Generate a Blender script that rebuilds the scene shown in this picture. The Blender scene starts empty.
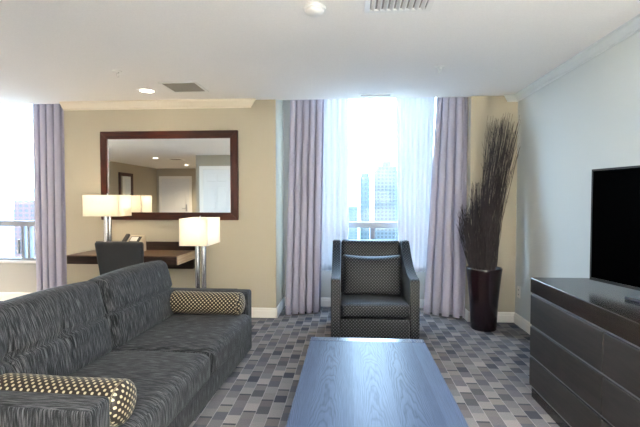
import bpy, bmesh, math, random
from mathutils import Vector, Matrix
random.seed(7)
S = bpy.context.scene
COL = S.collection
PI = math.pi
R = math.radians
D = bpy.data

# ------------------------------------------------------------------ materials
class NT:
    def __init__(s, name):
        s.m = D.materials.new(name); s.m.use_nodes = True
        s.t = s.m.node_tree; s.t.nodes.clear()
        s.out = s.n('ShaderNodeOutputMaterial')
    def n(s, typ, **kw):
        nd = s.t.nodes.new(typ)
        for k, v in kw.items():
            if k.startswith('i_'):
                nd.inputs[k[2:].replace('_', ' ')].default_value = v
            else: setattr(nd, k, v)
        return nd
    def l(s, a, b): s.t.links.new(a, b)
    def math(s, op, a, b=None):
        nd = s.n('ShaderNodeMath', operation=op)
        for i, x in enumerate((a, b)):
            if x is None: continue
            if isinstance(x, (int, float)): nd.inputs[i].default_value = x
            else: s.l(x, nd.inputs[i])
        return nd.outputs[0]
    def ramp(s, fac, stops, interp='LINEAR'):
        nd = s.n('ShaderNodeValToRGB'); cr = nd.color_ramp; cr.interpolation = interp
        while len(cr.elements) < len(stops): cr.elements.new(0.5)
        for e, (p, c) in zip(cr.elements, stops):
            e.position = p; e.color = (*c, 1) if len(c) == 3 else c
        s.l(fac, nd.inputs[0]); return nd.outputs[0]
    def mix(s, fac, a, b, blend='MIX'):
        nd = s.n('ShaderNodeMix', data_type='RGBA', blend_type=blend)
        for i, x in ((0, fac), (6, a), (7, b)):
            if isinstance(x, (int, float)): nd.inputs[i].default_value = x
            elif isinstance(x, tuple): nd.inputs[i].default_value = (*x[:3], 1)
            else: s.l(x, nd.inputs[i])
        return nd.outputs[2]
    def coord(s, which, scale=(1, 1, 1), rot=(0, 0, 0), loc=(0, 0, 0)):
        tc = s.n('ShaderNodeTexCoord'); mp = s.n('ShaderNodeMapping')
        mp.inputs['Scale'].default_value = scale; mp.inputs['Rotation'].default_value = rot
        mp.inputs['Location'].default_value = loc
        s.l(tc.outputs[which], mp.inputs['Vector']); return mp.outputs[0]
    def noise(s, vec, scale=5, detail=3, rough=.5):
        nd = s.n('ShaderNodeTexNoise'); s.l(vec, nd.inputs['Vector'])
        nd.inputs['Scale'].default_value = scale; nd.inputs['Detail'].default_value = detail
        nd.inputs['Roughness'].default_value = rough; return nd.outputs[0]
    def bump(s, h, strength=.2, dist=.01):
        nd = s.n('ShaderNodeBump'); nd.inputs['Strength'].default_value = strength
        nd.inputs['Distance'].default_value = dist; s.l(h, nd.inputs['Height']); return nd.outputs[0]
    def bsdf(s, color, rough=.5, metal=0, normal=None, **kw):
        b = s.n('ShaderNodeBsdfPrincipled')
        if isinstance(color, tuple): b.inputs['Base Color'].default_value = (*color[:3], 1)
        else: s.l(color, b.inputs['Base Color'])
        if isinstance(rough, (int, float)): b.inputs['Roughness'].default_value = rough
        else: s.l(rough, b.inputs['Roughness'])
        b.inputs['Metallic'].default_value = metal
        for k, v in kw.items(): b.inputs[k].default_value = v
        if normal is not None: s.l(normal, b.inputs['Normal'])
        s.l(b.outputs[0], s.out.inputs[0]); return b

def hexc(h):
    c = [int(h[i:i+2], 16) / 255 for i in (0, 2, 4)]
    return tuple(x / 12.92 if x <= .04045 else ((x + .055) / 1.055) ** 2.4 for x in c)

def plain(name, col, rough=.5, metal=0, nscale=40, var=.06, bump=0, **kw):
    t = NT(name); v = t.coord('Object')
    nz = t.noise(v, nscale, 3)
    lo = tuple(c * (1 - var) for c in col); hi = tuple(min(1, c * (1 + var)) for c in col)
    c = t.ramp(nz, [(.3, lo), (.7, hi)])
    t.bsdf(c, rough, metal, t.bump(nz, bump, .004) if bump else None, **kw)
    return t.m

M = {}
M['wall'] = plain('wall_paint', hexc('B3AA97'), .75, 0, 260, .015, .05)
M['wall_daylit'] = plain('wall_paint_daylight_tint', hexc('CBD0CF'), .75, 0, 260, .015, .05)  # same paint as wall, with the daylight's cool cast put into the colour
M['ceil'] = plain('ceiling_stipple', hexc('F2EFEC'), .9, 0, 130, .03, .35)
M['trim'] = plain('white_trim_paint', hexc('EFEBE4'), .4, 0, 60, .01)
M['crown'] = plain('cream_crown_paint', hexc('E6DCCB'), .5, 0, 60, .01)
M['crown_east'] = plain('crown_paint_cooled_tint', hexc('DCE0E0'), .5, 0, 60, .01)  # cooler copy of the crown colour, tinted to offset the warm lamp cast
M['wall_bay'] = plain('grey_bay_wall_paint', hexc('BDBAB4'), .75, 0, 260, .015, .05)
M['door'] = plain('white_door_paint', hexc('E9E8E6'), .4, 0, 60, .01)
M['chrome'] = plain('brushed_chrome', (.55, .55, .58), .22, 1, 90, .05)
M['steel'] = plain('dull_steel', (.5, .5, .52), .35, 1, 90, .05)
M['alu'] = plain('window_aluminium', hexc('8A8D95'), .45, .1, 60, .03)
M['black'] = plain('black_plastic', (.006, .006, .007), .35, 0, 60, .05)
M['vent'] = plain('vent_grey', hexc('8F8A80'), .6, 0, 60, .04)
M['white_plastic'] = plain('white_plastic', hexc('EAE8E4'), .35, 0, 60, .01)
M['darkgap'] = plain('vent_shadow_black', (.03, .03, .03), .8, 0, 60, .05)
M['screen'] = plain('dark_screen_glass', (.0004, .0004, .0005), .25, 0, 20, .02)
M['screen'].node_tree.nodes['Principled BSDF'].inputs['IOR'].default_value = 1.03
M['leather'] = plain('charcoal_leatherette', hexc('222326'), .5, 0, 220, .12, .15)
M['chair_edge'] = plain('grey_leatherette_edge', hexc('63646C'), .5, 0, 220, .06, .1)
M['phone'] = plain('beige_phone_plastic', hexc('C3B49C'), .4, 0, 60, .03)
M['phone_dark'] = plain('dark_phone_plastic', hexc('2A2320'), .4, 0, 60, .05)
M['lcd'] = plain('phone_display', hexc('D8D6D0'), .3, 0, 60, .02)
M['remote'] = plain('tv_base_gloss', (.02, .025, .04), .12, 0, 40, .03)

def wood(name, dark, light, rough, axis='X', ring=9, warp=3.5, gscale=1, coat=0, bumps=.15, spec=.5):
    t = NT(name)
    sc = {'X': (.35, 3, 3), 'Y': (3, .35, 3), 'Z': (3, 3, .35)}[axis]
    v = t.coord('Object', tuple(x * gscale for x in sc))
    n1 = t.noise(v, 1.4, 4, .55)
    rings = t.math('FRACT', t.math('MULTIPLY', n1, ring * warp))
    tri = t.math('ABSOLUTE', t.math('SUBTRACT', rings, .5))
    v2 = t.coord('Object', {'X': (4, 160, 160), 'Y': (160, 4, 160), 'Z': (160, 160, 4)}[axis])
    fine = t.noise(v2, 1, 3, .6)
    f = t.math('ADD', t.math('MULTIPLY', tri, 1.1), t.math('MULTIPLY', fine, .6))
    c = t.ramp(f, [(.3, dark), (.85, light)])
    t.bsdf(c, rough, 0, t.bump(f, bumps, .003), **{'Coat Weight': coat, 'Coat Roughness': .12, 'Specular IOR Level': spec})
    return t.m
M['espresso'] = wood('espresso_wood', hexc('1B1715'), hexc('2A2421'), .2, 'Y', 5, 3, bumps=.02)
M['espresso_x'] = wood('espresso_wood_desk', hexc('1F1411'), hexc('33221B'), .55, 'X', 5, 3, spec=.25)
M['drawer'] = wood('espresso_drawer_veneer', hexc('1B1715'), hexc('2A2421'), .45, 'Y', 5, 3, bumps=.02)
M['channel'] = plain('dark_metal_channel', (.34, .34, .35), .45, 1, 90, .05)
M['desk_top'] = wood('walnut_desk_top', hexc('4E3727'), hexc('6B4E36'), .35, 'X', 5, 3)
M['desk_end'] = wood('pale_desk_end', hexc('A58F76'), hexc('BBA68C'), .45, 'Y', 5, 3)
def table_oak(name, rough, bumps, spec):
    t = NT(name); sp = t.n('ShaderNodeSeparateXYZ'); t.l(t.coord('Object'), sp.inputs[0])
    X, Y = sp.outputs[0], sp.outputs[1]
    wob = t.noise(t.coord('Object', (9, 2.2, 1)), 1, 3, .55)
    px = t.math('ADD', t.math('DIVIDE', X, .185), .5)
    ip = t.math('FLOOR', px); xl = t.math('SUBTRACT', t.math('FRACT', px), .5)
    wn = t.n('ShaderNodeTexWhiteNoise', noise_dimensions='1D'); t.l(ip, wn.inputs['W'])
    off = t.math('SUBTRACT', wn.outputs[0], .5)
    xc = t.math('SUBTRACT', xl, t.math('MULTIPLY', off, .5))
    r = t.math('ADD', t.math('MULTIPLY', t.math('MULTIPLY', xc, xc), 2.6), t.math('MULTIPLY', Y, .55))
    r = t.math('ADD', t.math('ADD', r, t.math('MULTIPLY', wob, .55)), wn.outputs[0])
    f = t.math('FRACT', t.math('MULTIPLY', r, 14))
    line = t.ramp(f, [(0, (1, 1, 1)), (.22, (.25, .25, .25)), (.7, (0, 0, 0)), (1, (.8, .8, .8))])
    pore = t.noise(t.coord('Object', (260, 7, 60)), 1, 3, .6)
    pl = t.ramp(pore, [(.42, (0, 0, 0)), (.66, (1, 1, 1))])
    wn2 = t.n('ShaderNodeTexWhiteNoise', noise_dimensions='1D'); t.l(t.math('ADD', ip, 11.3), wn2.inputs['W'])
    line = t.math('MULTIPLY', line, t.math('ADD', .6, t.math('MULTIPLY', wn2.outputs[0], .6)))
    d = t.math('MULTIPLY', t.math('ADD', line, t.math('MULTIPLY', pl, .45)), .6)
    c = t.mix(d, hexc('34425C'), hexc('0A0F19'))  # blue of the reflected sky is put into the oak colour
    c = t.mix(.25, c, t.ramp(wn.outputs[0], [(0, hexc('333C50')), (1, hexc('5A6880'))]))
    rg = t.math('ADD', rough, t.math('MULTIPLY', d, .22))
    t.bsdf(c, rg, 0, t.bump(d, bumps, .0028), **{'Specular IOR Level': spec}); return t.m
M['table_wood'] = table_oak('coffee_table_oak_sky_tint', .34, -.8, .2)
M['table_band'] = table_oak('coffee_table_polished_band', .18, -.05, .5)
M['table_leg'] = wood('coffee_table_leg_oak', hexc('2C2A2C'), hexc('45424A'), .4, 'Z', 6, 3)
M['mahogany'] = wood('mahogany_frame', hexc('2A0F09'), hexc('441A0F'), .3, 'X', 5, 3)
M['mahogany_v'] = wood('mahogany_frame_upright', hexc('2A0F09'), hexc('441A0F'), .3, 'Z', 5, 3)

def stripe_fabric():
    t = NT('charcoal_striated_upholstery')
    v = t.coord('UV', (340, 12, 1)); a = t.noise(v, 1, 3, .6)
    v2 = t.coord('UV', (150, 11, 1), loc=(3, 7, 0)); b = t.noise(v2, 1, 2, .5)
    v3 = t.coord('UV', (420, 420, 1)); c_ = t.noise(v3, 1, 1, .5)
    f = t.math('ADD', t.math('MULTIPLY', a, .6), t.math('ADD', t.math('MULTIPLY', b, .35), t.math('MULTIPLY', c_, .15)))
    c = t.ramp(f, [(.40, hexc('07080A')), (.53, hexc('16171A')), (.70, hexc('5A5A5D'))])
    t.bsdf(c, .85, 0, t.bump(f, .35, .003), **{'Sheen Weight': .03, 'Specular IOR Level': .2})
    return t.m
M['sofa'] = stripe_fabric()

def dot_fabric(name, s, thr, ground, dot, gnoise=True):
    t = NT(name)
    v = t.coord('UV'); sp = t.n('ShaderNodeSeparateXYZ'); t.l(v, sp.inputs[0])
    cu = t.math('COSINE', t.math('MULTIPLY', sp.outputs[0], 2 * PI / s))
    cv = t.math('COSINE', t.math('MULTIPLY', sp.outputs[1], 2 * PI / s))
    p = t.math('MULTIPLY', cu, cv)
    f = t.ramp(p, [(thr - .1, (0, 0, 0)), (thr + .1, (1, 1, 1))])
    nz = t.noise(t.coord('UV', (500, 500, 1)), 1, 2)
    g = t.mix(nz, tuple(x * .7 for x in ground), tuple(x * 1.3 for x in ground))
    c = t.mix(f, g, dot)
    t.bsdf(c, .5, 0, t.bump(f, .2, .002), **{'Sheen Weight': .05, 'Sheen Roughness': .4, 'Specular IOR Level': .22})
    return t.m
M['dots_big'] = dot_fabric('brown_dotted_upholstery', .031, .40, hexc('1F1914'), hexc('AB9F86'))
M['dots_small'] = dot_fabric('charcoal_diamond_dot_upholstery', .030, .45, hexc('04060C'), hexc('4A4A4E'))

def drape():
    t = NT('lilac_grey_drape')
    v = t.coord('UV', (500, 500, 1)); nz = t.noise(v, 1, 2)
    c = t.ramp(nz, [(.3, hexc('AFABBE')), (.7, hexc('C6C2D4'))])
    b = t.bsdf(c, .7, 0, t.bump(nz, .1, .002), **{'Sheen Weight': .2})
    tr = t.n('ShaderNodeBsdfTranslucent'); t.l(c, tr.inputs[0])
    mx = t.n('ShaderNodeMixShader'); mx.inputs[0].default_value = .14
    t.l(b.outputs[0], mx.inputs[1]); t.l(tr.outputs[0], mx.inputs[2]); t.l(mx.outputs[0], t.out.inputs[0])
    return t.m
M['drape'] = drape()

def sheer():
    t = NT('white_sheer_voile')
    nz = t.noise(t.coord('UV', (900, 900, 1)), 1, 1)
    c = t.ramp(nz, [(.3, hexc('E9EDF4')), (.7, hexc('F7F9FC'))])
    df = t.n('ShaderNodeBsdfDiffuse'); t.l(c, df.inputs[0])
    tl = t.n('ShaderNodeBsdfTranslucent'); t.l(c, tl.inputs[0])
    tp = t.n('ShaderNodeBsdfTransparent')
    m1 = t.n('ShaderNodeMixShader'); m1.inputs[0].default_value = .15
    t.l(df.outputs[0], m1.inputs[1]); t.l(tl.outputs[0], m1.inputs[2])
    m2 = t.n('ShaderNodeMixShader'); m2.inputs[0].default_value = .03
    t.l(m1.outputs[0], m2.inputs[1]); t.l(tp.outputs[0], m2.inputs[2]); t.l(m2.outputs[0], t.out.inputs[0])
    return t.m
M['sheer'] = sheer()

def pane():
    t = NT('window_pane_glass')
    nz = t.noise(t.coord('Object'), 2, 1); c = t.ramp(nz, [(0, (.96, .98, .98)), (1, (.99, 1, 1))])
    tp = t.n('ShaderNodeBsdfTransparent'); t.l(c, tp.inputs[0])
    gl = t.n('ShaderNodeBsdfGlossy'); gl.inputs['Roughness'].default_value = .01
    lw = t.n('ShaderNodeLayerWeight'); lw.inputs[0].default_value = .5
    fr = t.math('ADD', t.math('MULTIPLY', t.math('POWER', lw.outputs['Facing'], 5), .8), .025)
    mx = t.n('ShaderNodeMixShader'); t.l(fr, mx.inputs[0])
    t.l(tp.outputs[0], mx.inputs[1]); t.l(gl.outputs[0], mx.inputs[2]); t.l(mx.outputs[0], t.out.inputs[0])
    return t.m
M['glass'] = pane()

def mirror_m():
    t = NT('silvered_mirror')
    nz = t.noise(t.coord('Object'), 1, 1); c = t.ramp(nz, [(0, (.86, .88, .87)), (1, (.88, .9, .89))])
    t.bsdf(c, .0, 1); return t.m
M['mirror'] = mirror_m()

def shade():
    t = NT('lamp_shade_linen')
    nz = t.noise(t.coord('Object', (300, 300, 300)), 1, 2)
    c = t.ramp(nz, [(.3, hexc('F3EEE4')), (.7, hexc('FBF7EF'))])
    df = t.n('ShaderNodeBsdfDiffuse'); t.l(c, df.inputs[0])
    tl = t.n('ShaderNodeBsdfTranslucent'); t.l(c, tl.inputs[0])
    m1 = t.n('ShaderNodeMixShader'); m1.inputs[0].default_value = .55
    t.l(df.outputs[0], m1.inputs[1]); t.l(tl.outputs[0], m1.inputs[2]); t.l(m1.outputs[0], t.out.inputs[0])
    return t.m
M['shade'] = shade()

def emit(name, col, strength):
    t = NT(name); e = t.n('ShaderNodeEmission')
    nz = t.noise(t.coord('Object'), 3, 1); c = t.ramp(nz, [(0, tuple(x * .97 for x in col)), (1, col)])
    t.l(c, e.inputs[0]); e.inputs[1].default_value = strength; t.l(e.outputs[0], t.out.inputs[0]); return t.m
M['lampdisc'] = emit('downlight_glow', (1, .9, .74), 5)
M['bulb'] = emit('bulb_glow', (1, .78, .5), 4)

def carpet():
    t = NT('woven_block_carpet')
    v = t.coord('Object'); sp = t.n('ShaderNodeSeparateXYZ'); t.l(v, sp.inputs[0])
    cw, ch = .083, .096
    gx = t.math('DIVIDE', sp.outputs[0], cw); ix = t.math('FLOOR', gx)
    # each column is shifted down a third of a block from its neighbour
    gy = t.math('ADD', t.math('DIVIDE', sp.outputs[1], ch), t.math('MULTIPLY', ix, .37)); iy = t.math('FLOOR', gy)
    fx = t.math('FRACT', gx); fy = t.math('FRACT', gy)
    # repeating five-step order along each column, shifted between columns
    seq = t.math('ADD', t.math('MULTIPLY', iy, 1), t.math('MULTIPLY', ix, 2))
    k = t.math('DIVIDE', t.math('FLOORED_MODULO', seq, 4), 4)
    cb = t.n('ShaderNodeCombineXYZ'); t.l(ix, cb.inputs[0]); t.l(iy, cb.inputs[1])
    wn = t.n('ShaderNodeTexWhiteNoise', noise_dimensions='2D'); t.l(cb.outputs[0], wn.inputs['Vector'])
    tone = t.ramp(k, [(0, hexc('827B78')), (.2, hexc('615F62')), (.45, hexc('272934')), (.7, hexc('5F5954'))], 'CONSTANT')
    tone2 = t.ramp(wn.outputs[0], [(0, hexc('847D7B')), (.22, hexc('656366')), (.55, hexc('3B3B44')), (.8, hexc('5A5756'))], 'CONSTANT')
    c = t.mix(.42, tone, tone2)
    # short dark dash at the block ends
    dash = t.math('MULTIPLY', t.math('GREATER_THAN', fy, .80), t.math('GREATER_THAN', k, .6))
    c = t.mix(dash, c, hexc('35353C'))
    # light seams between the columns
    edge = t.math('LESS_THAN', fx, .05)
    c = t.mix(t.math('MULTIPLY', edge, .6), c, hexc('9A9696'))
    pile = t.noise(t.coord('Object', (420, 110, 100)), 1, 3, .6)
    c = t.mix(.45, c, t.ramp(pile, [(.3, (.12, .12, .13)), (.75, (.85, .85, .85))]), 'SOFT_LIGHT')
    t.bsdf(c, .95, 0, t.bump(pile, .3, .004)); return t.m
M['carpet'] = carpet()
M['pot'] = plain('dark_red_glazed_pot', hexc('180B0E'), .22, 0, 8, .25)
def twig_m():
    t = NT('dried_dark_twig'); nz = t.noise(t.coord('Object', (60, 60, 8)), 1, 3)
    t.bsdf(t.ramp(nz, [(.3, hexc('140F11')), (.7, hexc('3F3335'))]), .8); return t.m
M['twig'] = twig_m()

def tower(name, base, win, wscale=3.3, hscale=3.1):
    t = NT(name); sp = t.n('ShaderNodeSeparateXYZ'); t.l(t.coord('Object'), sp.inputs[0])
    fx = t.math('FRACT', t.math('DIVIDE', t.math('ADD', sp.outputs[0], sp.outputs[1]), wscale))
    fz = t.math('FRACT', t.math('DIVIDE', sp.outputs[2], hscale))
    m = t.math('MULTIPLY', t.math('GREATER_THAN', fx, .4), t.math('GREATER_THAN', fz, .42))
    t.bsdf(t.mix(m, base, win), .6); return t.m
M['tower_glass'] = tower('teal_tower_facade', hexc('2C3A3D'), hexc('16262C'), 4, 5)
M['tower_pale'] = tower('pale_tower_facade', hexc('363E42'), hexc('12181D'), 4.4, 4.2)
M['tower_brick'] = tower('brick_block_facade', hexc('4A2E2C'), hexc('2C2A30'), 4.5, 3.4)
M['tower_low'] = tower('low_block_facade', hexc('3A4144'), hexc('2C363B'), 5)
M['ground'] = plain('city_ground', hexc('5A5E62'), .9, 0, .02, .2)

# ------------------------------------------------------------------ mesh helpers
def bm_new(): return bmesh.new()
def add_box(bm, x0, x1, y0, y1, z0, z1, bev=0, seg=2, mi=0):
    b2 = bmesh.new(); bmesh.ops.create_cube(b2, size=1)
    for v in b2.verts:
        v.co = Vector((x0 + (v.co.x + .5) * (x1 - x0), y0 + (v.co.y + .5) * (y1 - y0), z0 + (v.co.z + .5) * (z1 - z0)))
    if bev: bmesh.ops.bevel(b2, geom=b2.edges[:], offset=bev, segments=seg, profile=.5, affect='EDGES')
    merge(bm, b2); return bm
def merge(bm, b2, mat=None):
    me = D.meshes.new('tmp'); b2.to_mesh(me); b2.free()
    if mat is not None: me.transform(mat)
    bm.from_mesh(me); D.meshes.remove(me)
def box(*a, **k): return add_box(bm_new(), *a, **k)
def add_tube(bm, pts, rad, n=6, caps=True):
    pts = [Vector(p) for p in pts]
    rads = rad if isinstance(rad, (list, tuple)) else [rad] * len(pts)
    rings = []; up = None
    for i, p in enumerate(pts):
        d = (pts[min(i + 1, len(pts) - 1)] - pts[max(i - 1, 0)]).normalized()
        if up is None:
            up = Vector((1, 0, 0)) if abs(d.x) < .9 else Vector((0, 1, 0))
        a = (up - d * up.dot(d)).normalized(); up = a; b = d.cross(a)
        rings.append([bm.verts.new(p + (a * math.cos(2 * PI * k / n) + b * math.sin(2 * PI * k / n)) * rads[i]) for k in range(n)])
    for r0, r1 in zip(rings, rings[1:]):
        for k in range(n): bm.faces.new((r0[k], r0[(k + 1) % n], r1[(k + 1) % n], r1[k]))
    if caps:
        bm.faces.new(rings[0][::-1]); bm.faces.new(rings[-1])
    return bm
def add_lathe(bm, prof, n=32, cx=0, cy=0):
    rings = []
    for r, z in prof:
        rings.append([bm.verts.new((cx + r * math.cos(2 * PI * k / n), cy + r * math.sin(2 * PI * k / n), z)) for k in range(n)])
    for r0, r1 in zip(rings, rings[1:]):
        for k in range(n): bm.faces.new((r0[k], r0[(k + 1) % n], r1[(k + 1) % n], r1[k]))
    bm.faces.new(rings[0][::-1]); bm.faces.new(rings[-1]); return bm
def add_prism(bm, poly, axis, a0, a1, off0=None, off1=None):
    """extrude a 2D polygon along axis; off0/off1 shift each point's end along the axis (mitres)"""
    def P(p, a):
        u, v = p
        return {'x': (a, u, v), 'y': (u, a, v), 'z': (u, v, a)}[axis]
    n = len(poly)
    A = [bm.verts.new(P(p, a0 + (off0(p) if off0 else 0))) for p in poly]
    B = [bm.verts.new(P(p, a1 + (off1(p) if off1 else 0))) for p in poly]
    for i in range(n): bm.faces.new((A[i], A[(i + 1) % n], B[(i + 1) % n], B[i]))
    bm.faces.new(A[::-1]); bm.faces.new(B); return bm
def softbox(cx, cy, cz, sx, sy, sz, r=.03, n=14, puff=(0, 0, 0), deform=None):
    """cushion: rounded box with bulged faces, dense regular grid"""
    bm = bm_new(); half = Vector((sx / 2, sy / 2, sz / 2)); cache = {}
    ts = [-math.cos(PI * i / n) * .25 + (-1 + 2 * i / n) * .75 for i in range(n + 1)]
    def vert(p):
        key = tuple(round(c, 5) for c in p)
        if key in cache: return cache[key]
        q = Vector([p[i] * half[i] for i in range(3)])
        inner = Vector([max(-half[i] + r, min(half[i] - r, q[i])) for i in range(3)])
        d = q - inner
        if d.length > 1e-7: q = inner + d.normalized() * r
        o = Vector(q)
        for i in range(3):
            if puff[i]:
                j, k = [a for a in range(3) if a != i]
                w = (1 - (q[j] / half[j]) ** 2) * (1 - (q[k] / half[k]) ** 2)
                o[i] += puff[i] * max(0, w) ** .6 * (q[i] / half[i])
        if deform: o = deform(o, half)
        cache[key] = bm.verts.new(o + Vector((cx, cy, cz))); return cache[key]
    for ax in range(3):
        j, k = [a for a in range(3) if a != ax]
        for s in (-1, 1):
            for a in range(n):
                for b in range(n):
                    c = []
                    for da, db in ((0, 0), (1, 0), (1, 1), (0, 1)):
                        p = [0, 0, 0]; p[ax] = s; p[j] = ts[a + da]; p[k] = ts[b + db]; c.append(vert(p))
                    bm.faces.new(c)
    return bm
def boxuv(bm):
    uv = bm.loops.layers.uv.verify()
    for f in bm.faces:
        n = f.normal; a = max(range(3), key=lambda i: abs(n[i]))
        for l in f.loops:
            c = l.vert.co
            l[uv].uv = (c.y, c.z) if a == 0 else (c.x, c.z) if a == 1 else (c.y, c.x)
def obj(name, bm, m, parent=None, loc=None, rot=None, smooth=False, uv=True):
    bmesh.ops.recalc_face_normals(bm, faces=bm.faces[:])
    bm.normal_update()
    if uv: boxuv(bm)
    me = D.meshes.new(name); bm.to_mesh(me); bm.free()
    o = D.objects.new(name, me); COL.objects.link(o)
    me.materials.append(M[m] if isinstance(m, str) else m)
    if smooth:
        for p in me.polygons: p.use_smooth = True
        if smooth != 'all':
            me.set_sharp_from_angle(angle=R(smooth if isinstance(smooth, (int, float)) and smooth > 1 else 38))
    if parent: o.parent = parent
    if loc: o.location = loc
    if rot: o.rotation_euler = rot
    return o
def tag(o, label, cat, group=None, kind=None):
    o['label'] = label; o['category'] = cat
    if group: o['group'] = group
    if kind: o['kind'] = kind
    return o
def thing(name, label, cat, loc=(0, 0, 0), rotz=0, group=None):
    o = D.objects.new(name, None); COL.objects.link(o); o.empty_display_size = .1
    o.location = loc; o.rotation_euler = (0, 0, rotz)
    return tag(o, label, cat, group)
def struct(name, bm, m, parent=None, **k):
    o = obj(name, bm, m, parent, **k)
    if not parent: o['kind'] = 'structure'
    return o
def dup(root, loc, rotz, label, group=None):
    r = root.copy(); COL.objects.link(r); r.location = loc; r.rotation_euler = (0, 0, rotz); r['label'] = label
    if group: r['group'] = group
    for ch in root.children:
        c = ch.copy(); COL.objects.link(c); c.parent = r
        for g in ch.children:
            d = g.copy(); COL.objects.link(d); d.parent = c
    return r

# ------------------------------------------------------------------ the room
H = 2.42
XW, XE = -6.80, 1.77          # west / east walls
YN, YB = 4.69, 5.24           # north wall face, bay wall face
YS, YC = -1.0, -5.30          # south wall, end of the entry corridor
XL, XB0, XB1, XC = -3.26, -.82, 1.285, -3.80
struct('floor', box(XW - .1, XE + .1, YC - .1, 5.40, -.12, 0), 'carpet')
bm = box(XW - .1, XE + .1, YC - .1, YN + .03, H, H + .36)
struct('ceiling', bm, 'ceil')
bm = box(XB0 - .02, XB1 + .02, YN + .03, 5.40, H + .28, H + .36)
add_box(bm, XW - .1, XL + .02, YN + .03, 5.40, H + .28, H + .36)
struct('ceiling_pocket', bm, 'ceil')
struct('wall_north', box(XL, XB0, YN, 5.40, 0, H + .28), 'wall')
struct('wall_northeast', box(XB1, XE, YN, 5.40, 0, H + .28), 'wall')
struct('wall_east', box(XE, XE + .12, YS - .1, 5.40, 0, H + .3), 'wall_daylit')
struct('wall_west', box(XW - .12, XW, YC - .1, 5.40, 0, H + .3), 'wall')
struct('wall_south', box(XC, XE, YS - .12, YS, 0, H), 'wall')
struct('wall_corridor', box(XC, XC + .12, YC - .1, YS - .12, 0, H), 'wall')
struct('wall_southwest', box(XW, XC + .1, YC - .12, YC, 0, H), 'wall')
SILL, HEAD = .515, 2.62
def bay_wall(name, x0, x1, o0, o1):
    bm = box(x0, x1, YB, YB + .16, 0, SILL)
    add_box(bm, x0, x1, YB, YB + .16, HEAD, H + .3)
    add_box(bm, x0, o0, YB, YB + .16, SILL, HEAD)
    add_box(bm, o1, x1, YB, YB + .16, SILL, HEAD)
    struct(name, bm, 'wall_bay')
CW = (-.47, 1.10); LW = (-6.35, -4.03)
bay_wall('wall_bay_center', XB0, XB1, *CW)
bay_wall('wall_bay_left', XW, XL, *LW)

def window(name, o0, o1, mulls, ups, mw=.03):
    y0, y1 = YB + .015, YB + .085; f = .045
    bm = box(o0, o0 + f, y0, y1, SILL, HEAD); add_box(bm, o1 - f, o1, y0, y1, SILL, HEAD)
    add_box(bm, o0 + f, o1 - f, y0, y1, HEAD - f, HEAD); add_box(bm, o0 + f, o1 - f, y0, y1, SILL, SILL + f)
    w = struct(name, bm, 'alu')
    obj('transom_rail', box(o0 + f, o1 - f, y0 - .005, y1, .975, 1.045, .004), 'alu', w)
    for a in mulls: obj('mullion', box(a - mw, a + mw, y0, y1, SILL + f, .975, .003), 'alu', w)
    for a in ups: obj('upper_mullion', box(a - .02, a + .02, y0, y1, 1.045, HEAD - f, .003), 'alu', w)
    xs = [o0 + f] + sorted(mulls) + [o1 - f]
    obj('upper_pane', box(o0 + f, o1 - f, y0 + .03, y0 + .036, 1.045, HEAD - f), 'glass', w)
    for a, b in zip(xs, xs[1:]):
        obj('lower_pane', box(a + (mw if a in mulls else 0), b - (mw if b in mulls else 0), y0 + .03, y0 + .036, SILL + f, .975), 'glass', w)
    obj('sill', box(o0 - .02, o1 + .02, YB - .02, YB + .02, SILL - .02, SILL + .012, .004), 'trim', w)
    return w
window('window_1', *CW, [.275], [])
w2 = window('window_2', *LW, [-4.245, -4.165], [], .018)
obj('sash_latch', box(-4.30, -4.272, YB - .012, YB + .016, .62, .80, .004), 'alu', w2)

# baseboards and crown
BP = [(0, 0), (.016, 0), (.016, .075), (.012, .082), (.012, .098), (.006, .11), (0, .11)]
def base(name, segs):
    bm = bm_new()
    for ax, at, s, a, b in segs:      # wall plane 'at', profile grows by s
        poly = [(at + s * u, v) for u, v in BP]
        add_prism(bm, poly, ax, a, b)
    struct(name, bm, 'trim')
base('baseboard_north', [('x', YN, -1, XL, XB0 + .016), ('y', XB0, 1, YN - .016, YB), ('y', XL, -1, YN - .016, YB)])
base('baseboard_northeast', [('x', YN, -1, XB1 - .016, XE), ('y', XB1, -1, YN - .016, YB)])
base('baseboard_bay_center', [('x', YB, -1, XB0 + .016, XB1 - .016)])
base('baseboard_bay_left', [('x', YB, -1, XW, XL - .016)])
base('baseboard_east', [('y', XE, -1, YS, YN - .016)])
base('baseboard_west', [('y', XW, 1, YC, YB)])
base('baseboard_south', [('x', YS, 1, -2.86, XE - .016)])
CP = [(0, 0), (.012, 0), (.012, .012), (.03, .022), (.05, .045), (.066, .062), (.075, .064), (.075, .085), (0, .085)]
def crownpoly(at, s, k=1): return [(at + s * u * k, H + (v - .085) * k) for u, v in CP]
dep = lambda at: (lambda p: abs(p[0] - at))
bm = bm_new(); add_prism(bm, crownpoly(YN, -1), 'x', XL, -1.10, None, dep(YN)); struct('trim_crown_north', bm, 'crown')
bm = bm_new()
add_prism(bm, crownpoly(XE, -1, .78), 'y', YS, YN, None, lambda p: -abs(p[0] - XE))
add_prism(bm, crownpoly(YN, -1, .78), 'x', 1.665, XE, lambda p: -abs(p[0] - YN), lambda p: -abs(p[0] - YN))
struct('trim_crown_east', bm, 'crown_east')

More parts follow.
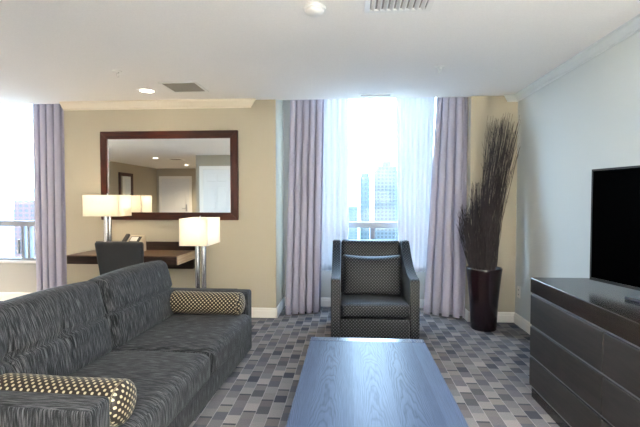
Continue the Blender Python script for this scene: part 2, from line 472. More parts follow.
# doors seen in the mirror
def door(name, x0, x1, y, top):
    bm = box(x0 - .09, x0, y, y + .025, 0, top + .09, .004); add_box(bm, x1, x1 + .09, y, y + .025, 0, top + .09, .004)
    add_box(bm, x0, x1, y, y + .025, top, top + .09, .004)
    d = struct(name, bm, 'trim')
    bm = box(x0, x1, y - .01, y + .008, .01, top, .002)
    w = (x1 - x0)
    for a, b in ((.14, .46), (.54, .86)):
        for c, e in ((.12, .42), (.50, .80), (.86, .95)):
            add_box(bm, x0 + a * w, x0 + b * w, y + .004, y + .014, c * top, e * top, .008)
    obj('door_leaf', bm, 'door', d)
    return d
d1 = door('door_1', -6.62, -5.62, YC, 2.06)
bm = box(-5.76, -5.70, YC + .008, YC + .018, .92, 1.16, .003); add_tube(bm, [(-5.73, YC + .018, 1.02), (-5.73, YC + .06, 1.02), (-5.87, YC + .06, 1.02)], .011, 8)
obj('door_handle', bm, 'steel', d1)
d2 = door('door_2', -3.62, -2.95, YS, 2.06)
bm = bm_new(); add_tube(bm, [(-3.52, YS + .008, 1.0), (-3.52, YS + .06, 1.0), (-3.40, YS + .06, 1.0)], .011, 8)
obj('door_handle', bm, 'steel', d2)

# ------------------------------------------------------------------ ceiling fittings
def spot(parent, power, col, size=140, blend=.8, z=-.03):
    l = D.lights.new('downlight_beam', 'SPOT'); l.energy = power; l.color = col; l.spot_size = R(size); l.spot_blend = blend
    l.shadow_soft_size = .06
    o = D.objects.new('downlight_beam', l); COL.objects.link(o); o.parent = parent; o.location = (0, 0, z)
WARM = (1, .80, .55)
def downlight(x, y, label, power, col=WARM):
    t = thing('recessed_downlight', label, 'ceiling light', (x, y, H), 0)
    bm = bm_new(); n = 32
    rings = [[bm.verts.new((r * math.cos(2 * PI * k / n), r * math.sin(2 * PI * k / n), z)) for k in range(n)]
             for r, z in ((.068, -.002), (.074, -.008), (.086, -.007), (.09, 0), (.068, 0))]
    for a, b in zip(rings, rings[1:] + rings[:1]):
        for k in range(n): bm.faces.new((a[k], a[(k + 1) % n], b[(k + 1) % n], b[k]))
    obj('trim_ring', bm, 'white_plastic', t, smooth=True)
    obj('lamp_lens', add_lathe(bm_new(), [(.066, -.001), (.066, -.004), (.05, -.006), (.0005, -.0065)], 32), 'lampdisc', t, smooth=True)
    spot(t, power, col)
    return t
downlight(-2.05, 4.215, 'lit round recessed downlight in the ceiling beside the square grey vent', 7)
downlight(-5.10, -1.59, 'lit recessed downlight reflected in the mirror, nearer of the two entry lights', 95)
downlight(-5.15, -3.84, 'lit recessed downlight reflected in the mirror, above the entry door', 95)

def ceil_vent(label, cx, cy, s, m='vent'):
    t = thing('ceiling_vent', label, 'vent', (cx, cy, H))
    h = s / 2
    bm = box(-h, h, -h, -h + .025, -.008, 0); add_box(bm, -h, h, h - .025, h, -.008, 0)
    add_box(bm, -h, -h + .025, -h + .025, h - .025, -.008, 0); add_box(bm, h - .025, h, -h + .025, h - .025, -.008, 0)
    obj('frame', bm, 'white_plastic', t)
    obj('grille', box(-h + .025, h - .025, -h + .025, h - .025, -.004, -.001), m, t)
    return t
ceil_vent('square flat grey return-air vent in the ceiling next to the lit downlight', -1.62, 4.11, .37)
ceil_vent('dark square vent in the entry ceiling, seen only in the mirror', -4.73, -2.03, .36)
t = thing('supply_diffuser', 'white square slatted air diffuser at the top edge of the ceiling', 'vent', (.27, 2.36, H))
h = .19
bm = box(-h, h, -h, -h + .03, -.012, 0); add_box(bm, -h, h, h - .03, h, -.012, 0)
add_box(bm, -h, -h + .03, -h + .03, h - .03, -.012, 0); add_box(bm, h - .03, h, -h + .03, h - .03, -.012, 0)
obj('frame', bm, 'white_plastic', t)
obj('backing', box(-h + .03, h - .03, -h + .03, h - .03, -.002, 0), 'vent', t)
for k in range(9):
    x = -h + .05 + k * (2 * h - .1) / 8
    b2 = bm_new(); add_prism(b2, [(x - .012, -.003), (x + .004, -.018), (x + .010, -.018), (x - .004, -.003)], 'y', -h + .03, h - .03)
    obj('slat', b2, 'white_plastic', t)
t = thing('linear_diffuser', 'narrow dark slot air diffuser in the ceiling above the center window', 'vent', (.265, 4.56, H))
bm = box(-.17, .17, -.045, -.03, -.006, 0); add_box(bm, -.17, .17, .03, .045, -.006, 0); add_box(bm, -.17, -.155, -.03, .03, -.006, 0); add_box(bm, .155, .17, -.03, .03, -.006, 0)
obj('frame', bm, 'white_plastic', t); obj('slot', box(-.155, .155, -.03, .03, -.003, -.001), 'vent', t)
def sprinkler(label, x, y):
    t = thing('ceiling_sprinkler', label, 'sprinkler', (x, y, H))
    obj('escutcheon', add_lathe(bm_new(), [(.038, 0), (.036, -.006), (.014, -.010), (.012, -.022)], 24), 'white_plastic', t, smooth=True)
    bm = bm_new()
    for s in (-1, 1): add_tube(bm, [(.008 * s, 0, -.02), (.013 * s, 0, -.035), (.004 * s, 0, -.05)], .0025, 6)
    obj('yoke', bm, 'white_plastic', t)
    obj('deflector', add_lathe(bm_new(), [(.015, -.05), (.015, -.052), (.004, -.054)], 16), 'white_plastic', t)
sprinkler('small sprinkler head in the ceiling left of the grey vent', -1.99, 3.566)
sprinkler('small sprinkler head in the ceiling above the right curtain', .744, 3.647)
t = thing('smoke_detector', 'round white smoke detector at the top of the ceiling', 'smoke detector', (-.207, 2.485, H))
obj('mounting_base', add_lathe(bm_new(), [(.066, 0), (.066, -.012), (.06, -.014)], 40), 'white_plastic', t, smooth=True)
obj('sensor_dome', add_lathe(bm_new(), [(.055, -.014), (.053, -.026), (.04, -.036), (.022, -.04), (.001, -.041)], 40), 'white_plastic', t, smooth=True)

# ------------------------------------------------------------------ wall pieces
def framed(name, label, cat, w, hgt, loc, rotz, fw=.085):
    t = thing(name, label, cat, loc, rotz)
    # local: x along the wall, y towards the wall, z up from centre
    def side(poly):
        bm = bm_new(); y0, y1 = -.035, 0
        A = [bm.verts.new((x, y0, z)) for x, z in poly]; B = [bm.verts.new((x, y1, z)) for x, z in poly]
        n = len(poly)
        for i in range(n): bm.faces.new((A[i], A[(i + 1) % n], B[(i + 1) % n], B[i]))
        bm.faces.new(A[::-1]); bm.faces.new(B)
        bmesh.ops.bevel(bm, geom=bm.edges[:], offset=.004, segments=2, affect='EDGES'); return bm
    a, b = w / 2, hgt / 2; c, d = a - fw, b - fw
    obj('frame_rail', side([(-a, b), (a, b), (c, d), (-c, d)]), 'mahogany', t)
    obj('frame_rail', side([(-a, -b), (-c, -d), (c, -d), (a, -b)]), 'mahogany', t)
    obj('frame_stile', side([(-a, -b), (-a, b), (-c, d), (-c, -d)]), 'mahogany_v', t)
    obj('frame_stile', side([(a, -b), (c, -d), (c, d), (a, b)]), 'mahogany_v', t)
    g = obj('mirror_glass', box(-c - .01, c + .01, -.018, -.004, -d - .01, d + .01), 'mirror', t)
    return t
framed('wall_mirror', 'large rectangular mirror in a dark mahogany frame above the desk', 'mirror', 1.58, .995, (-2.028, YN, 1.588), 0)
framed('entry_mirror', 'small dark-framed upright mirror on the entry wall, reflected in the large mirror', 'mirror', .80, 1.15, (XW, -3.20, 1.56), R(90), .10)
t = thing('wall_outlet', 'white electric outlet plate low on the right wall beside the corner', 'outlet', (XE, 4.58, .35), R(-90))
obj('cover_plate', box(-.037, .037, -.007, 0, -.06, .06, .003), 'white_plastic', t)
for s in (-1, 1):
    bm = box(-.008, -.004, -.0085, -.0065, s * .025 - .006, s * .025 + .006); add_box(bm, .004, .008, -.0085, -.0065, s * .025 - .006, s * .025 + .006)
    obj('socket_slots', bm, 'black', t)

# ------------------------------------------------------------------ curtains
def curtain(name, label, group, p0, p1, q0, q1, zt, zb, folds, amp, m, seed, hem=False):
    rnd = random.Random(seed)
    nu, nv = folds * 14, 24
    ph = [rnd.uniform(-.5, .5) for _ in range(folds + 2)]; am = [rnd.uniform(.65, 1.15) for _ in range(folds + 2)]
    drift = [rnd.uniform(-.25, .25) for _ in range(folds + 2)]
    bm = bm_new(); grid = []
    for j in range(nv + 1):
        v = j / nv; z = zt + (zb - zt) * v; row = []
        a = Vector((p0[0] + (q0[0] - p0[0]) * v, p0[1] + (q0[1] - p0[1]) * v))
        b = Vector((p1[0] + (q1[0] - p1[0]) * v, p1[1] + (q1[1] - p1[1]) * v))
        d = (b - a); nrm = Vector((d.y, -d.x)).normalized()
        for i in range(nu + 1):
            u = i / nu; k = u * folds; i0 = int(k); fr = k - i0
            sm = fr * fr * (3 - 2 * fr)
            A = am[i0] * (1 - sm) + am[i0 + 1] * sm
            P = ph[i0] * (1 - sm) + ph[i0 + 1] * sm + (drift[i0] * (1 - sm) + drift[i0 + 1] * sm) * v * 2
            w = math.sin(2 * PI * k + P)
            w2 = math.sin(4 * PI * k + 1.3 * P + 2 * v) * .22 * v
            off = amp * A * (w + w2) * (.75 + .35 * v)
            side = -amp * .42 * math.sin(4 * PI * k + P)
            c = a + d * u + nrm * off + d.normalized() * side
            row.append(bm.verts.new((c.x, c.y, z)))
        grid.append(row)
    uvl = bm.loops.layers.uv.verify(); L = (Vector(p1) - Vector(p0)).length * 1.8
    for j in range(nv):
        for i in range(nu):
            f = bm.faces.new((grid[j][i], grid[j][i + 1], grid[j + 1][i + 1], grid[j + 1][i]))
            for l, (ii, jj) in zip(f.loops, ((i, j), (i + 1, j), (i + 1, j + 1), (i, j + 1))):
                l[uvl].uv = (ii / nu * L, jj / nv * (zt - zb))
    o = obj(name, bm, m, uv=False, smooth='all')
    tag(o, label, 'curtain', group)
    sd = o.modifiers.new('cloth_thickness', 'SOLIDIFY'); sd.thickness = .002 if m == 'drape' else .0006; sd.offset = 0
    return o
ZT = H + .265
curtain('drape_curtain', 'lilac-grey floor-length drape left of the center window', 'heavy drapes', (-.66, 4.80), (-.30, 4.93), (-.73, 4.80), (-.345, 4.95), ZT, .012, 5, .052, 'drape', 3)
curtain('drape_curtain', 'lilac-grey floor-length drape right of the center window, behind the tall planter', 'heavy drapes', (1.01, 4.96), (1.265, 4.81), (.86, 4.96), (1.262, 4.79), ZT, .012, 4, .055, 'drape', 11)
curtain('drape_curtain', 'grey drape beside the left window, behind the sofa', 'heavy drapes', (-3.74, 4.86), (-3.335, 4.80), (-3.74, 4.86), (-3.335, 4.80), ZT, .012, 4, .042, 'drape', 5)
curtain('sheer_curtain', 'white sheer curtain on the left half of the center window', 'sheers', (-.42, 5.09), (-.02, 5.10), (-.42, 5.09), (-.02, 5.10), ZT, .47, 6, .022, 'sheer', 21)
curtain('sheer_curtain', 'white sheer curtain on the right half of the center window', 'sheers', (.53, 5.10), (.99, 5.09), (.58, 5.10), (.92, 5.08), ZT, .47, 7, .022, 'sheer', 31)

# ------------------------------------------------------------------ desk area
t = thing('writing_desk', 'dark wall-fixed writing desk with thick top under the mirror', 'desk', (-2.315, YN, 0))
obj('desk_top', box(-.568, .585, -.54, 0, .742, .752, .002), 'desk_top', t)
obj('front_edge', box(-.568, .585, -.54, -.50, .662, .742, .003), 'espresso_x', t)
obj('core_slab', box(-.568, .585, -.50, 0, .68, .742), 'espresso_x', t)
obj('end_panel', box(.585, .597, -.54, 0, .662, .752, .002), 'desk_end', t)
obj('upstand', box(-.568, .59, -.035, 0, .752, .845, .003), 'espresso_x', t)
obj('apron_panel', box(.15, .57, -.06, 0, .545, .662, .003), 'espresso_x', t)

t = thing('desk_chair', 'armless charcoal leather desk chair with its back to the room', 'chair', (-2.205, 3.97, 0), R(1))
def back_def(o, hf):
    k = (o.z / hf.z + 1) / 2
    o.x *= .86 + .14 * k; o.y -= .06 * k - .02; o.y += .018 * (1 - (o.x / hf.x) ** 2); return o
obj('backrest', softbox(0, -.0, .69, .475, .055, .45, .022, 16, (0, .004, 0), back_def), 'leather', t, smooth='all')
obj('seat', softbox(0, .235, .44, .46, .46, .09, .03, 12, (0, 0, .012)), 'leather', t, smooth='all')
for sx in (-1, 1):
    for y, lean in ((.06, -.05), (.42, .02)):
        bm = bm_new(); add_tube(bm, [(sx * .19, y, .40), (sx * .20, y + lean, 0)], [.021, .016], 8)
        obj('leg', bm, 'black', t, smooth=True)

def shade_bm(w, d, z0, z1):
    bm = bm_new(); th = .004
    a, b = w / 2, d / 2
    add_box(bm, -a, a, -b, -b + th, z0, z1); add_box(bm, -a, a, b - th, b, z0, z1)
    add_box(bm, -a, -a + th, -b + th, b - th, z0, z1); add_box(bm, a - th, a, -b + th, b - th, z0, z1)
    return bm
def lamp(label, loc, rotz, z0, z1, power):
    """z0/z1: shade bottom/top above the surface the lamp stands on"""
    t = thing('table_lamp', label, 'lamp', loc, rotz)
    obj('base', box(-.09, .09, -.065, .065, 0, .018, .003), 'chrome', t)
    for s in (-1, 1):
        bm = bm_new(); add_tube(bm, [(0, s * .031, .018), (0, s * .031, z0 + .02)], .024, 24); obj('stem', bm, 'chrome', t, smooth=True)
    sh = obj('lamp_shade', shade_bm(.39, .27, z0, z1), 'shade', t)
    bm = bm_new(); add_tube(bm, [(-.183, 0, z1 - .01), (.183, 0, z1 - .01)], .003, 6); add_tube(bm, [(0, -.128, z1 - .01), (0, .128, z1 - .01)], .003, 6)
    add_tube(bm, [(0, 0, z0 + .02), (0, 0, z1)], .004, 6)
    obj('shade_carrier', bm, 'chrome', t)
    obj('finial', add_lathe(bm_new(), [(.004, z1), (.008, z1 + .006), (.008, z1 + .014), (.002, z1 + .022)], 12), 'chrome', t, smooth=True)
    for s in (-1, 1):
        bl = obj('bulb', add_lathe(bm_new(), [(.012, -.04), (.014, -.02), (.026, .005), (.028, .02), (.018, .042), (.002, .05)], 16), 'bulb', t, loc=(s * .085, 0, (z0 + z1) / 2 - .01), smooth=True)
        l = D.lights.new('lamp_glow', 'POINT'); l.energy = power; l.color = (1, .82, .58); l.shadow_soft_size = .035
        o = D.objects.new('lamp_glow', l); COL.objects.link(o); o.parent = t; o.location = (s * .085, 0, (z0 + z1) / 2 + .06)
    return t
lamp('lit table lamp with wide white shade standing on the desk', (-2.605, 4.43, .753), 0, .39, .615, .45)
lamp('lit table lamp with box shade and twin chrome stems behind the sofa arm', (-1.458, 4.075, .402), R(90), .483, .738, .42)
t = thing('end_table', 'dark square end table between sofa arm and desk', 'side table', (-1.45, 4.03, 0))
obj('tabletop', box(-.29, .29, -.29, .29, .36, .40, .004), 'espresso', t)
obj('shelf', box(-.26, .26, -.26, .26, .14, .16, .003), 'espresso', t)
for sx in (-1, 1):
    for sy in (-1, 1): obj('leg', box(sx * .265 - .022, sx * .265 + .022, sy * .265 - .022, sy * .265 + .022, 0, .36, .003), 'espresso', t)
t = thing('desk_telephone', 'beige and dark desk telephone on the desk behind the chair', 'telephone', (-2.35, 4.47, .753), R(-8))
bm = bm_new(); add_prism(bm, [(-.10, 0), (.10, 0), (.085, .165), (.06, .178), (-.10, .03)], 'x', -.10, .10)
bmesh.ops.bevel(bm, geom=bm.edges[:], offset=.005, segments=2, affect='EDGES')
obj('body', bm, 'phone', t, smooth=True)
sl = math.atan2(.148, .16)
def on_face(name, bm, m):
    return obj(name, bm, m, t, loc=(0, -.10, .03), rot=(sl, 0, 0), smooth=True)
bm = softbox(-.075, .105, .026, .048, .20, .034, .015, 10); on_face('handset', bm, 'phone_dark')
on_face('display', box(-.035, .05, .125, .185, -.001, .006, .002), 'lcd')
on_face('display_bezel', box(-.045, .085, .115, .195, -.003, .003, .002), 'phone_dark')
for i in range(3):
    for j in range(4): on_face('key', box(-.03 + i * .028, -.012 + i * .028, .02 + j * .022, .034 + j * .022, -.001, .005, .0015), 'phone_dark')

# ------------------------------------------------------------------ sofa
SROT = R(-2.65)
t = thing('sofa', 'long charcoal striated two-cushion sofa with tufted back on the left', 'sofa', (-1.351, 2.550, 0), SROT)
# local: +x to the front, +y along to the far arm
HL = 1.03
NE = 1.085   # the near end runs a little longer
obj('base', box(-.42, .475, -NE + .015, HL - .015, .05, .235, .015, 3), 'sofa', t, smooth=True)
obj('back_frame', box(-.47, -.30, -NE + .13, HL - .13, .235, .66, .03, 4), 'sofa', t, smooth=True)
for s in (-1, 1):
    y0, y1 = (HL - .13, HL) if s > 0 else (-NE, -NE + .13)
    obj('arm', box(-.47, .475, y0, y1, .05, .56, .022, 4), 'sofa', t, smooth=True)
for s in (-1, 1):
    def sd(o, hf):
        o.z += .012 * (1 - (o.y / hf.y) ** 2) * (1 if o.z > 0 else 0) - .02 * max(0, -o.x / hf.x) * (1 if o.z > 0 else 0)
        return o
    obj('seat_cushion', softbox(.135, .447 if s > 0 else -.476, .303, .76, .888 if s > 0 else .948, .17, .05, 26, (.012, .004, .012), sd), 'sofa', t, smooth='all')
TILT = R(13)
BTN = {1: (), -1: (.045, -.275)}
for s in (-1, 1):
    def bd(o, hf, s=s):
        fr = max(0, o.x / hf.x)
        if fr > .3:
            g = .021 * math.exp(-((o.z - .0) / .010) ** 2)
            for by in BTN[s]:
                g += .022 * math.exp(-((o.y - by) / .018) ** 2) * math.exp(-((o.z) / .12) ** 2)
                g += .022 * math.exp(-((o.y - by) ** 2 + o.z ** 2) / .04 ** 2)
            o.x -= g * min(1, fr)
        if o.z > 0:
            o.z += .014 * (1 - (o.y / hf.y) ** 2)
        return o
    c = obj('back_cushion', softbox(0, 0, 0, .17, .872 if s > 0 else .932, .47, .055, 56, (.044, .004, .008), bd), 'sofa', t, loc=(-.235, .447 if s > 0 else -.476, .577), rot=(0, -TILT, 0), smooth='all')
    for by in BTN[s]:
        bm = add_lathe(bm_new(), [(.013, -.004), (.013, .002), (.009, .006), (.001, .0075)], 16)
        bmesh.ops.rotate(bm, verts=bm.verts, matrix=Matrix.Rotation(R(90), 3, 'Y'))
        obj('button', bm, 'sofa', c, loc=(.077, by, 0), smooth=True)
for sx in (-.40, .40):
    for sy in (-.95, .95): obj('foot', box(sx - .03, sx + .03, sy - .03, sy + .03, 0, .05, .003), 'black', t)

def bolster(label, loc, L, r, rotz):
    bm = bm_new(); n, m_ = 40, 72; rows = []
    for i in range(m_ + 1):
        u = i / m_; x = (u - .5) * L
        e = min(u, 1 - u) * L
        rr = r * (1 - (1 - min(1, e / .05)) ** 2.6) ** .5 if e < .05 else r
        if e < .001: rr = r * .03
        rr = max(rr, r * .02)
        rr *= 1 + .015 * math.sin(9 * u)
        rows.append([bm.verts.new((x, rr * math.cos(2 * PI * k / n), rr * .97 * math.sin(2 * PI * k / n))) for k in range(n)])
    uvl = bm.loops.layers.uv.verify()
    for i in range(m_):
        for k in range(n):
            f = bm.faces.new((rows[i][k], rows[i][(k + 1) % n], rows[i + 1][(k + 1) % n], rows[i + 1][k]))
            for l, (ii, kk) in zip(f.loops, ((i, k), (i, k + 1), (i + 1, k + 1), (i + 1, k))):
                xx = min(ii / m_, 1 - ii / m_) * L
                if xx > .035: l[uvl].uv = (ii / m_ * L, kk / n * .576)
                else: l[uvl].uv = (rows[ii][kk % n].co.y, rows[ii][kk % n].co.z)
    bm.faces.new(rows[0][::-1]); bm.faces.new(rows[-1])
    o = obj('bolster_pillow', bm, 'dots_big', loc=loc, rot=(0, 0, rotz), smooth='all', uv=False)
    return tag(o, label, 'pillow', 'dotted bolster pillows')
def sofa_pt(x, y, z):
    c, s = math.cos(SROT), math.sin(SROT)
    return (-1.351 + x * c - y * s, 2.550 + x * s + y * c, z)
bolster('dotted brown bolster on the near end of the sofa, in the lower left corner', sofa_pt(.185, -NE + .13 + .097, .482), .62, .092, SROT)
bolster('dotted brown bolster against the far sofa arm', sofa_pt(.165, HL - .13 - .097, .487), .62, .092, SROT)

# ------------------------------------------------------------------ armchair
AROT = R(.8)
ax, ay = .222, 4.262
t = thing('armchair', 'dark diamond-dotted club armchair facing the room in front of the window', 'armchair', (ax, ay, 0), AROT)
# local: -y front, width along x
def arm_prof():
    P = [(-.41, .05), (-.41, .575), (-.402, .593), (-.385, .60)]
    for k in range(13):
        u = k / 12; y = -.36 + u * .60
        z = .60 + .02 * u + .265 * (u ** 2.4)
        P.append((y, z))
    P += [(.27, .885), (.33, .888), (.352, .88), (.41, .30), (.395, .05)]
    return P
for s in (-1, 1):
    x0, x1 = (-.40, -.315) if s < 0 else (.315, .40)
    bm = bm_new(); add_prism(bm, arm_prof(), 'x', x0, x1)
    bmesh.ops.bevel(bm, geom=[e for e in bm.edges if abs(e.verts[0].co.x - e.verts[1].co.x) < 1e-5], offset=.011, segments=3, affect='EDGES')
    obj('arm', bm, 'dots_small', t, smooth=40)
obj('front_rail', box(-.315, .315, -.405, .30, .05, .235, .012, 3), 'dots_small', t, smooth=True)
def seatd(o, hf):
    if o.z > 0: o.z -= .012 * (o.y / hf.y + 1) / 2
    return o
obj('seat_cushion', softbox(0, -.09, .305, .626, .65, .13, .03, 18, (0, .006, .012), seatd), 'dots_small', t, smooth='all')
def abd(o, hf):
    k = (o.z / hf.z + 1) / 2; o.y += .13 * k; return o
obj('backrest', softbox(0, .235, .57, .626, .14, .63, .035, 18, (0, .02, 0), abd), 'dots_small', t, smooth='all')
for sx in (-.36, .36):
    for sy in (-.37, .37): obj('foot', box(sx - .022, sx + .022, sy - .022, sy + .022, 0, .05, .003), 'black', t)
def pil(o, hf):
    k = (o.z / hf.z + 1) / 2
    e = (abs(o.x) / hf.x) ** 4 * (abs(o.z) / hf.z) ** 4
    o.x *= 1 + .03 * e
    if o.z > 0: o.z += .020 * (abs(o.x) / hf.x) ** 2 - .012
    o.y += .10 * k; return o
p = obj('lumbar_pillow', softbox(0, 0, 0, .59, .07, .385, .033, 24, (0, .055, 0), pil), 'dots_small',
        loc=(ax + .068 * math.sin(-AROT) * -1 + .0, ay - .01, .565), rot=(0, 0, AROT), smooth='all')
p.location = (ax + (.005) * math.sin(AROT), ay - .012, .562)
tag(p, 'dark dotted rectangular pillow propped on the armchair seat', 'pillow')

# ------------------------------------------------------------------ coffee table
t = thing('coffee_table', 'long low coffee table with glossy oak top coloured with blue sky reflection in the foreground', 'coffee table', (.110, 2.125, 0))
TW, TL = .362, .635
obj('tabletop', box(-TW, TW, -TL, TL - .075, .37, .42, .003), 'table_wood', t)
obj('end_band', box(-TW, TW, TL - .075, TL, .37, .42, .003), 'table_band', t)
obj('apron', box(-TW + .05, TW - .05, -TL + .05, TL - .05, .30, .37, .002), 'table_leg', t)
for sx in (-1, 1):
    for sy in (-1, 1): obj('leg', box(sx * (TW - .05) - .035, sx * (TW - .05) + .035, sy * (TL - .06) - .035, sy * (TL - .06) + .035, 0, .37, .003), 'table_leg', t)

# ------------------------------------------------------------------ dresser + television
DX0, DX1, DY0, DY1 = 1.202, 1.762, 1.285, 2.925
t = thing('dresser', 'long espresso-brown six-drawer dresser along the right wall', 'dresser', ((DX0 + DX1) / 2, (DY0 + DY1) / 2, 0))
hx, hy = (DX1 - DX0) / 2, (DY1 - DY0) / 2
obj('dresser_top', box(-hx, hx, -hy, hy, .702, .800, .004), 'espresso', t)
obj('carcass', box(-hx + .028, hx, -hy + .012, hy - .012, .06, .702, .002), 'espresso', t)
obj('plinth', box(-hx + .014, hx, -hy + .012, hy - .012, 0, .06), 'espresso', t)
for z in (.690, .475, .269, .066):
    obj('channel_strip', box(-hx + .012, -hx + .03, -hy, hy, z - .001, z + .012), 'channel', t)
for z0, z1 in ((.488, .686), (.282, .472), (.082, .265)):
    for y0, y1 in ((-hy, -.003), (.003, hy)):
        obj('drawer_front', box(-hx + .002, -hx + .026, y0, y1, z0, z1, .003), 'drawer', t)

# local: x along the screen (far end at -w/2), -y towards the viewer side
TA = R(14.9)
far = Vector((1.407, 2.60)); TWD, THT = 1.15, .645
dirv = Vector((math.sin(TA), -math.cos(TA))); ctr = far + dirv * TWD / 2
rz = math.atan2(dirv.y, dirv.x)
t = thing('television', 'flat black television angled on the dresser', 'television', (ctr.x, ctr.y, .800), rz)
zb = .048
obj('screen', box(-TWD / 2 + .010, TWD / 2 - .010, -.0015, .004, zb + .016, zb + THT - .010), 'screen', t)
bm = box(-TWD / 2, TWD / 2, .002, .030, zb, zb + THT, .003)
add_box(bm, -TWD / 2, -TWD / 2 + .010, -.003, .004, zb, zb + THT); add_box(bm, TWD / 2 - .010, TWD / 2, -.003, .004, zb, zb + THT)
add_box(bm, -TWD / 2, TWD / 2, -.003, .004, zb, zb + .016); add_box(bm, -TWD / 2, TWD / 2, -.003, .004, zb + THT - .010, zb + THT)
obj('housing', bm, 'black', t)
obj('rear_cover', box(-.34, .34, .028, .06, zb + .08, zb + .45, .008), 'black', t)
obj('neck', box(-.10, .10, .012, .035, .014, zb + .12, .003), 'black', t)
obj('stand_base', box(-.285, .345, -.065, .10, 0, .016, .004), 'remote', t)

# ------------------------------------------------------------------ planter with dried twigs
px_, py_ = 1.365, 4.44
prof = [(.118, 0), (.124, .01), (.140, .30), (.160, .50), (.172, .60), (.176, .618), (.172, .628), (.160, .624), (.155, .60), (.145, .54)]
pl = obj('planter', add_lathe(bm_new(), prof, 48), 'pot', loc=(px_, py_, 0), smooth=50)
tag(pl, 'tall tapered dark red glazed planter in the corner beside the curtain', 'planter')
def twigs(label, n, b0, spread0, tip, tspread, zt0, zt1, bend, seed, fan=0):
    rnd = random.Random(seed); bm = bm_new()
    for _ in range(n):
        a = rnd.uniform(0, 2 * PI); r0 = spread0 * rnd.random() ** .5
        p0 = Vector((b0[0] + r0 * math.cos(a), b0[1] + r0 * math.sin(a), .545))
        a2 = a + rnd.uniform(-.8, .8); r1 = tspread * rnd.random() ** .5
        zt = zt0 + (zt1 - zt0) * rnd.random() ** .8
        p3 = Vector((tip[0] + r1 * math.cos(a2), tip[1] + r1 * .7 * math.sin(a2), zt))
        pts = []; w1 = rnd.uniform(-1, 1); w2 = rnd.uniform(-1, 1); f = rnd.uniform(2, 5)
        rad = rnd.uniform(.0022, .0042); nn = 9
        for k in range(nn + 1):
            u = k / nn
            p = p0.lerp(p3, u)
            s = math.sin(PI * u)
            p.x += s * bend[0] + .008 * w1 * math.sin(f * u * PI); p.y += s * bend[1] + .008 * w2 * math.sin(f * u * PI + 1)
            pts.append(p)
        add_tube(bm, pts, [rad * (1 - .6 * k / nn) for k in range(nn + 1)], 4, False)
        # side shoots
        for q in range(rnd.randint(1, 3)):
            k = rnd.randint(4, nn - 1); p = pts[k]
            d = Vector((rnd.uniform(-.05, .05), rnd.uniform(-.04, .04), rnd.uniform(.06, .12)))
            add_tube(bm, [p, p + d * .5 + Vector((rnd.uniform(-.008, .008), 0, 0)), p + d], [rad * .6, rad * .5, rad * .3], 3, False)
    for v in bm.verts: v.co -= Vector((px_, py_, .545))
    o = obj('dried_twig_bundle', bm, 'twig', loc=(px_, py_, .545), smooth='all')
    tag(o, label, 'dried twigs', 'twig bundles in the planter')
twigs('tallest bundle of dark dried twigs leaning right out of the planter', 130, (px_ + .035, py_), .08, (px_ + .185, py_ + .03), .165, 1.75, 2.20, (-.035, .0), 5)
twigs('middle-height bundle of dark dried twigs left of the tallest in the planter', 95, (px_ - .03, py_), .08, (px_ - .055, py_ - .01), .11, 1.20, 1.50, (-.005, .0), 8)
twigs('shortest bundle of dark dried twigs at the left side of the planter', 90, (px_ - .07, py_ - .01), .06, (px_ - .195, py_ - .03), .085, 1.02, 1.27, (-.02, 0), 9)

# ------------------------------------------------------------------ the city outside
G = -70
struct('ground', box(-2600, 2600, 60, 5200, G - 1, G), 'ground')
def building(name, label, m, X, Y, w, d, top, cap=None):
    t = thing(name, label, 'building', (X, Y, G))
    obj('facade', box(-w / 2, w / 2, -d / 2, d / 2, 0, top - G), m, t)
    if cap:
        for (x0, x1, z0, z1) in cap: obj('roof_storey', box(x0, x1, -d / 3, d / 3, top - G + z0, top - G + z1), m, t)
    return t
building('apartment_tower', 'slim pale teal tower outside the center window', 'tower_glass', 16.5, 480, 10, 12, 28, [(-4, 4, 0, 3)])
building('apartment_tower', 'wide pale tower with stepped roof outside the center window', 'tower_pale', 42, 510, 27, 20, 36, [(-11, 12, 0, 5), (-4, 6, 5, 11)])
building('city_block', 'low hazy block at the left of the center window view', 'tower_low', 2, 460, 12, 12, -6)
building('office_block', 'reddish low block outside the left window', 'tower_brick', -230, 300, 26, 14, 1)
building('apartment_tower', 'small pale tower behind the reddish block in the left window', 'tower_glass', -300, 400, 12, 12, 14)

# ------------------------------------------------------------------ world, lights, camera
W = D.worlds.new('sky'); S.world = W; W.use_nodes = True
wt = W.node_tree; bg = wt.nodes['Background']
tc = wt.nodes.new('ShaderNodeTexCoord'); sx = wt.nodes.new('ShaderNodeSeparateXYZ'); cr = wt.nodes.new('ShaderNodeValToRGB')
wt.links.new(tc.outputs['Generated'], sx.inputs[0]); wt.links.new(sx.outputs[2], cr.inputs[0]); wt.links.new(cr.outputs[0], bg.inputs[0])
cr.color_ramp.elements[0].position = 0; cr.color_ramp.elements[0].color = (.62, .82, 1, 1)
cr.color_ramp.elements[1].position = .6; cr.color_ramp.elements[1].color = (.42, .68, 1, 1)
bg.inputs[1].default_value = 6.4
def portal(name, x0, x1):
    l = D.lights.new(name, 'AREA'); l.shape = 'RECTANGLE'; l.size = x1 - x0; l.size_y = HEAD - SILL
    o = D.objects.new(name, l); COL.objects.link(o); o.location = ((x0 + x1) / 2, YB + .18, (HEAD + SILL) / 2)
    o.rotation_euler = (R(-90), 0, 0); l.cycles.is_portal = True
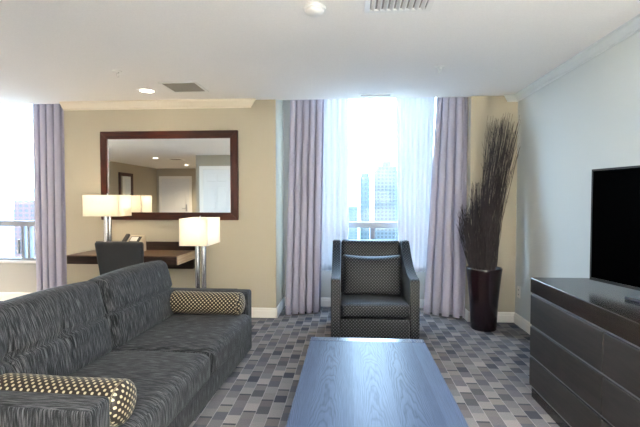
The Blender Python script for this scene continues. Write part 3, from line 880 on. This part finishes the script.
portal('center_window_portal', *CW); portal('left_window_portal', *LW)
# two added fill lights brighten the room, modelled as shaded floor lamps off camera
def added_fill_lamp(label, x, y, power, col):
    t = thing('added_fill_lamp', label, 'lamp', (x, y, 0))
    obj('base', add_lathe(bm_new(), [(.15, 0), (.15, .015), (.03, .03), (.012, .05)], 32), 'chrome', t, smooth=True)
    bm = bm_new(); add_tube(bm, [(0, 0, .04), (0, 0, 1.30)], .011, 12); obj('pole', bm, 'chrome', t, smooth=True)
    bm = bm_new(); n = 40; rings = []
    for r, z in ((.24, 1.25), (.20, 1.55), (.196, 1.55), (.236, 1.25)):
        rings.append([bm.verts.new((r * math.cos(2 * PI * k / n), r * math.sin(2 * PI * k / n), z)) for k in range(n)])
    for a, b in zip(rings, rings[1:] + rings[:1]):
        for k in range(n): bm.faces.new((a[k], a[(k + 1) % n], b[(k + 1) % n], b[k]))
    obj('lamp_shade', bm, 'shade', t, smooth=True)
    l = D.lights.new('lamp_glow', 'POINT'); l.energy = power; l.color = col; l.shadow_soft_size = .08
    o = D.objects.new('lamp_glow', l); COL.objects.link(o); o.parent = t; o.location = (0, 0, 1.42)
added_fill_lamp('added fill light built as a white drum shade lamp beside the left window, off the left edge', -5.7, 3.3, 170, (1, .87, .68))
added_fill_lamp('added fill light built as a white drum shade lamp behind the viewpoint', .8, -.6, 540, (.92, .97, 1))

cam = D.cameras.new('camera'); co = D.objects.new('camera', cam); COL.objects.link(co); S.camera = co
cam.sensor_width = 36; cam.lens = 427 / 640 * 36; cam.clip_start = .05; cam.clip_end = 8000
co.location = (0, 0, 1.315)
co.rotation_euler = (R(90) - math.atan(13.5 / 427), 0, math.atan(30 / 427))
vs = S.view_settings; vs.view_transform = 'Standard'; vs.look = 'None'; vs.gamma = 1; vs.use_curve_mapping = False
vs.exposure = 1.92
S.cycles.use_denoising = True
S.cycles.max_bounces = 12; S.cycles.diffuse_bounces = 6; S.cycles.transparent_max_bounces = 24
S.cycles.sample_clamp_indirect = 6
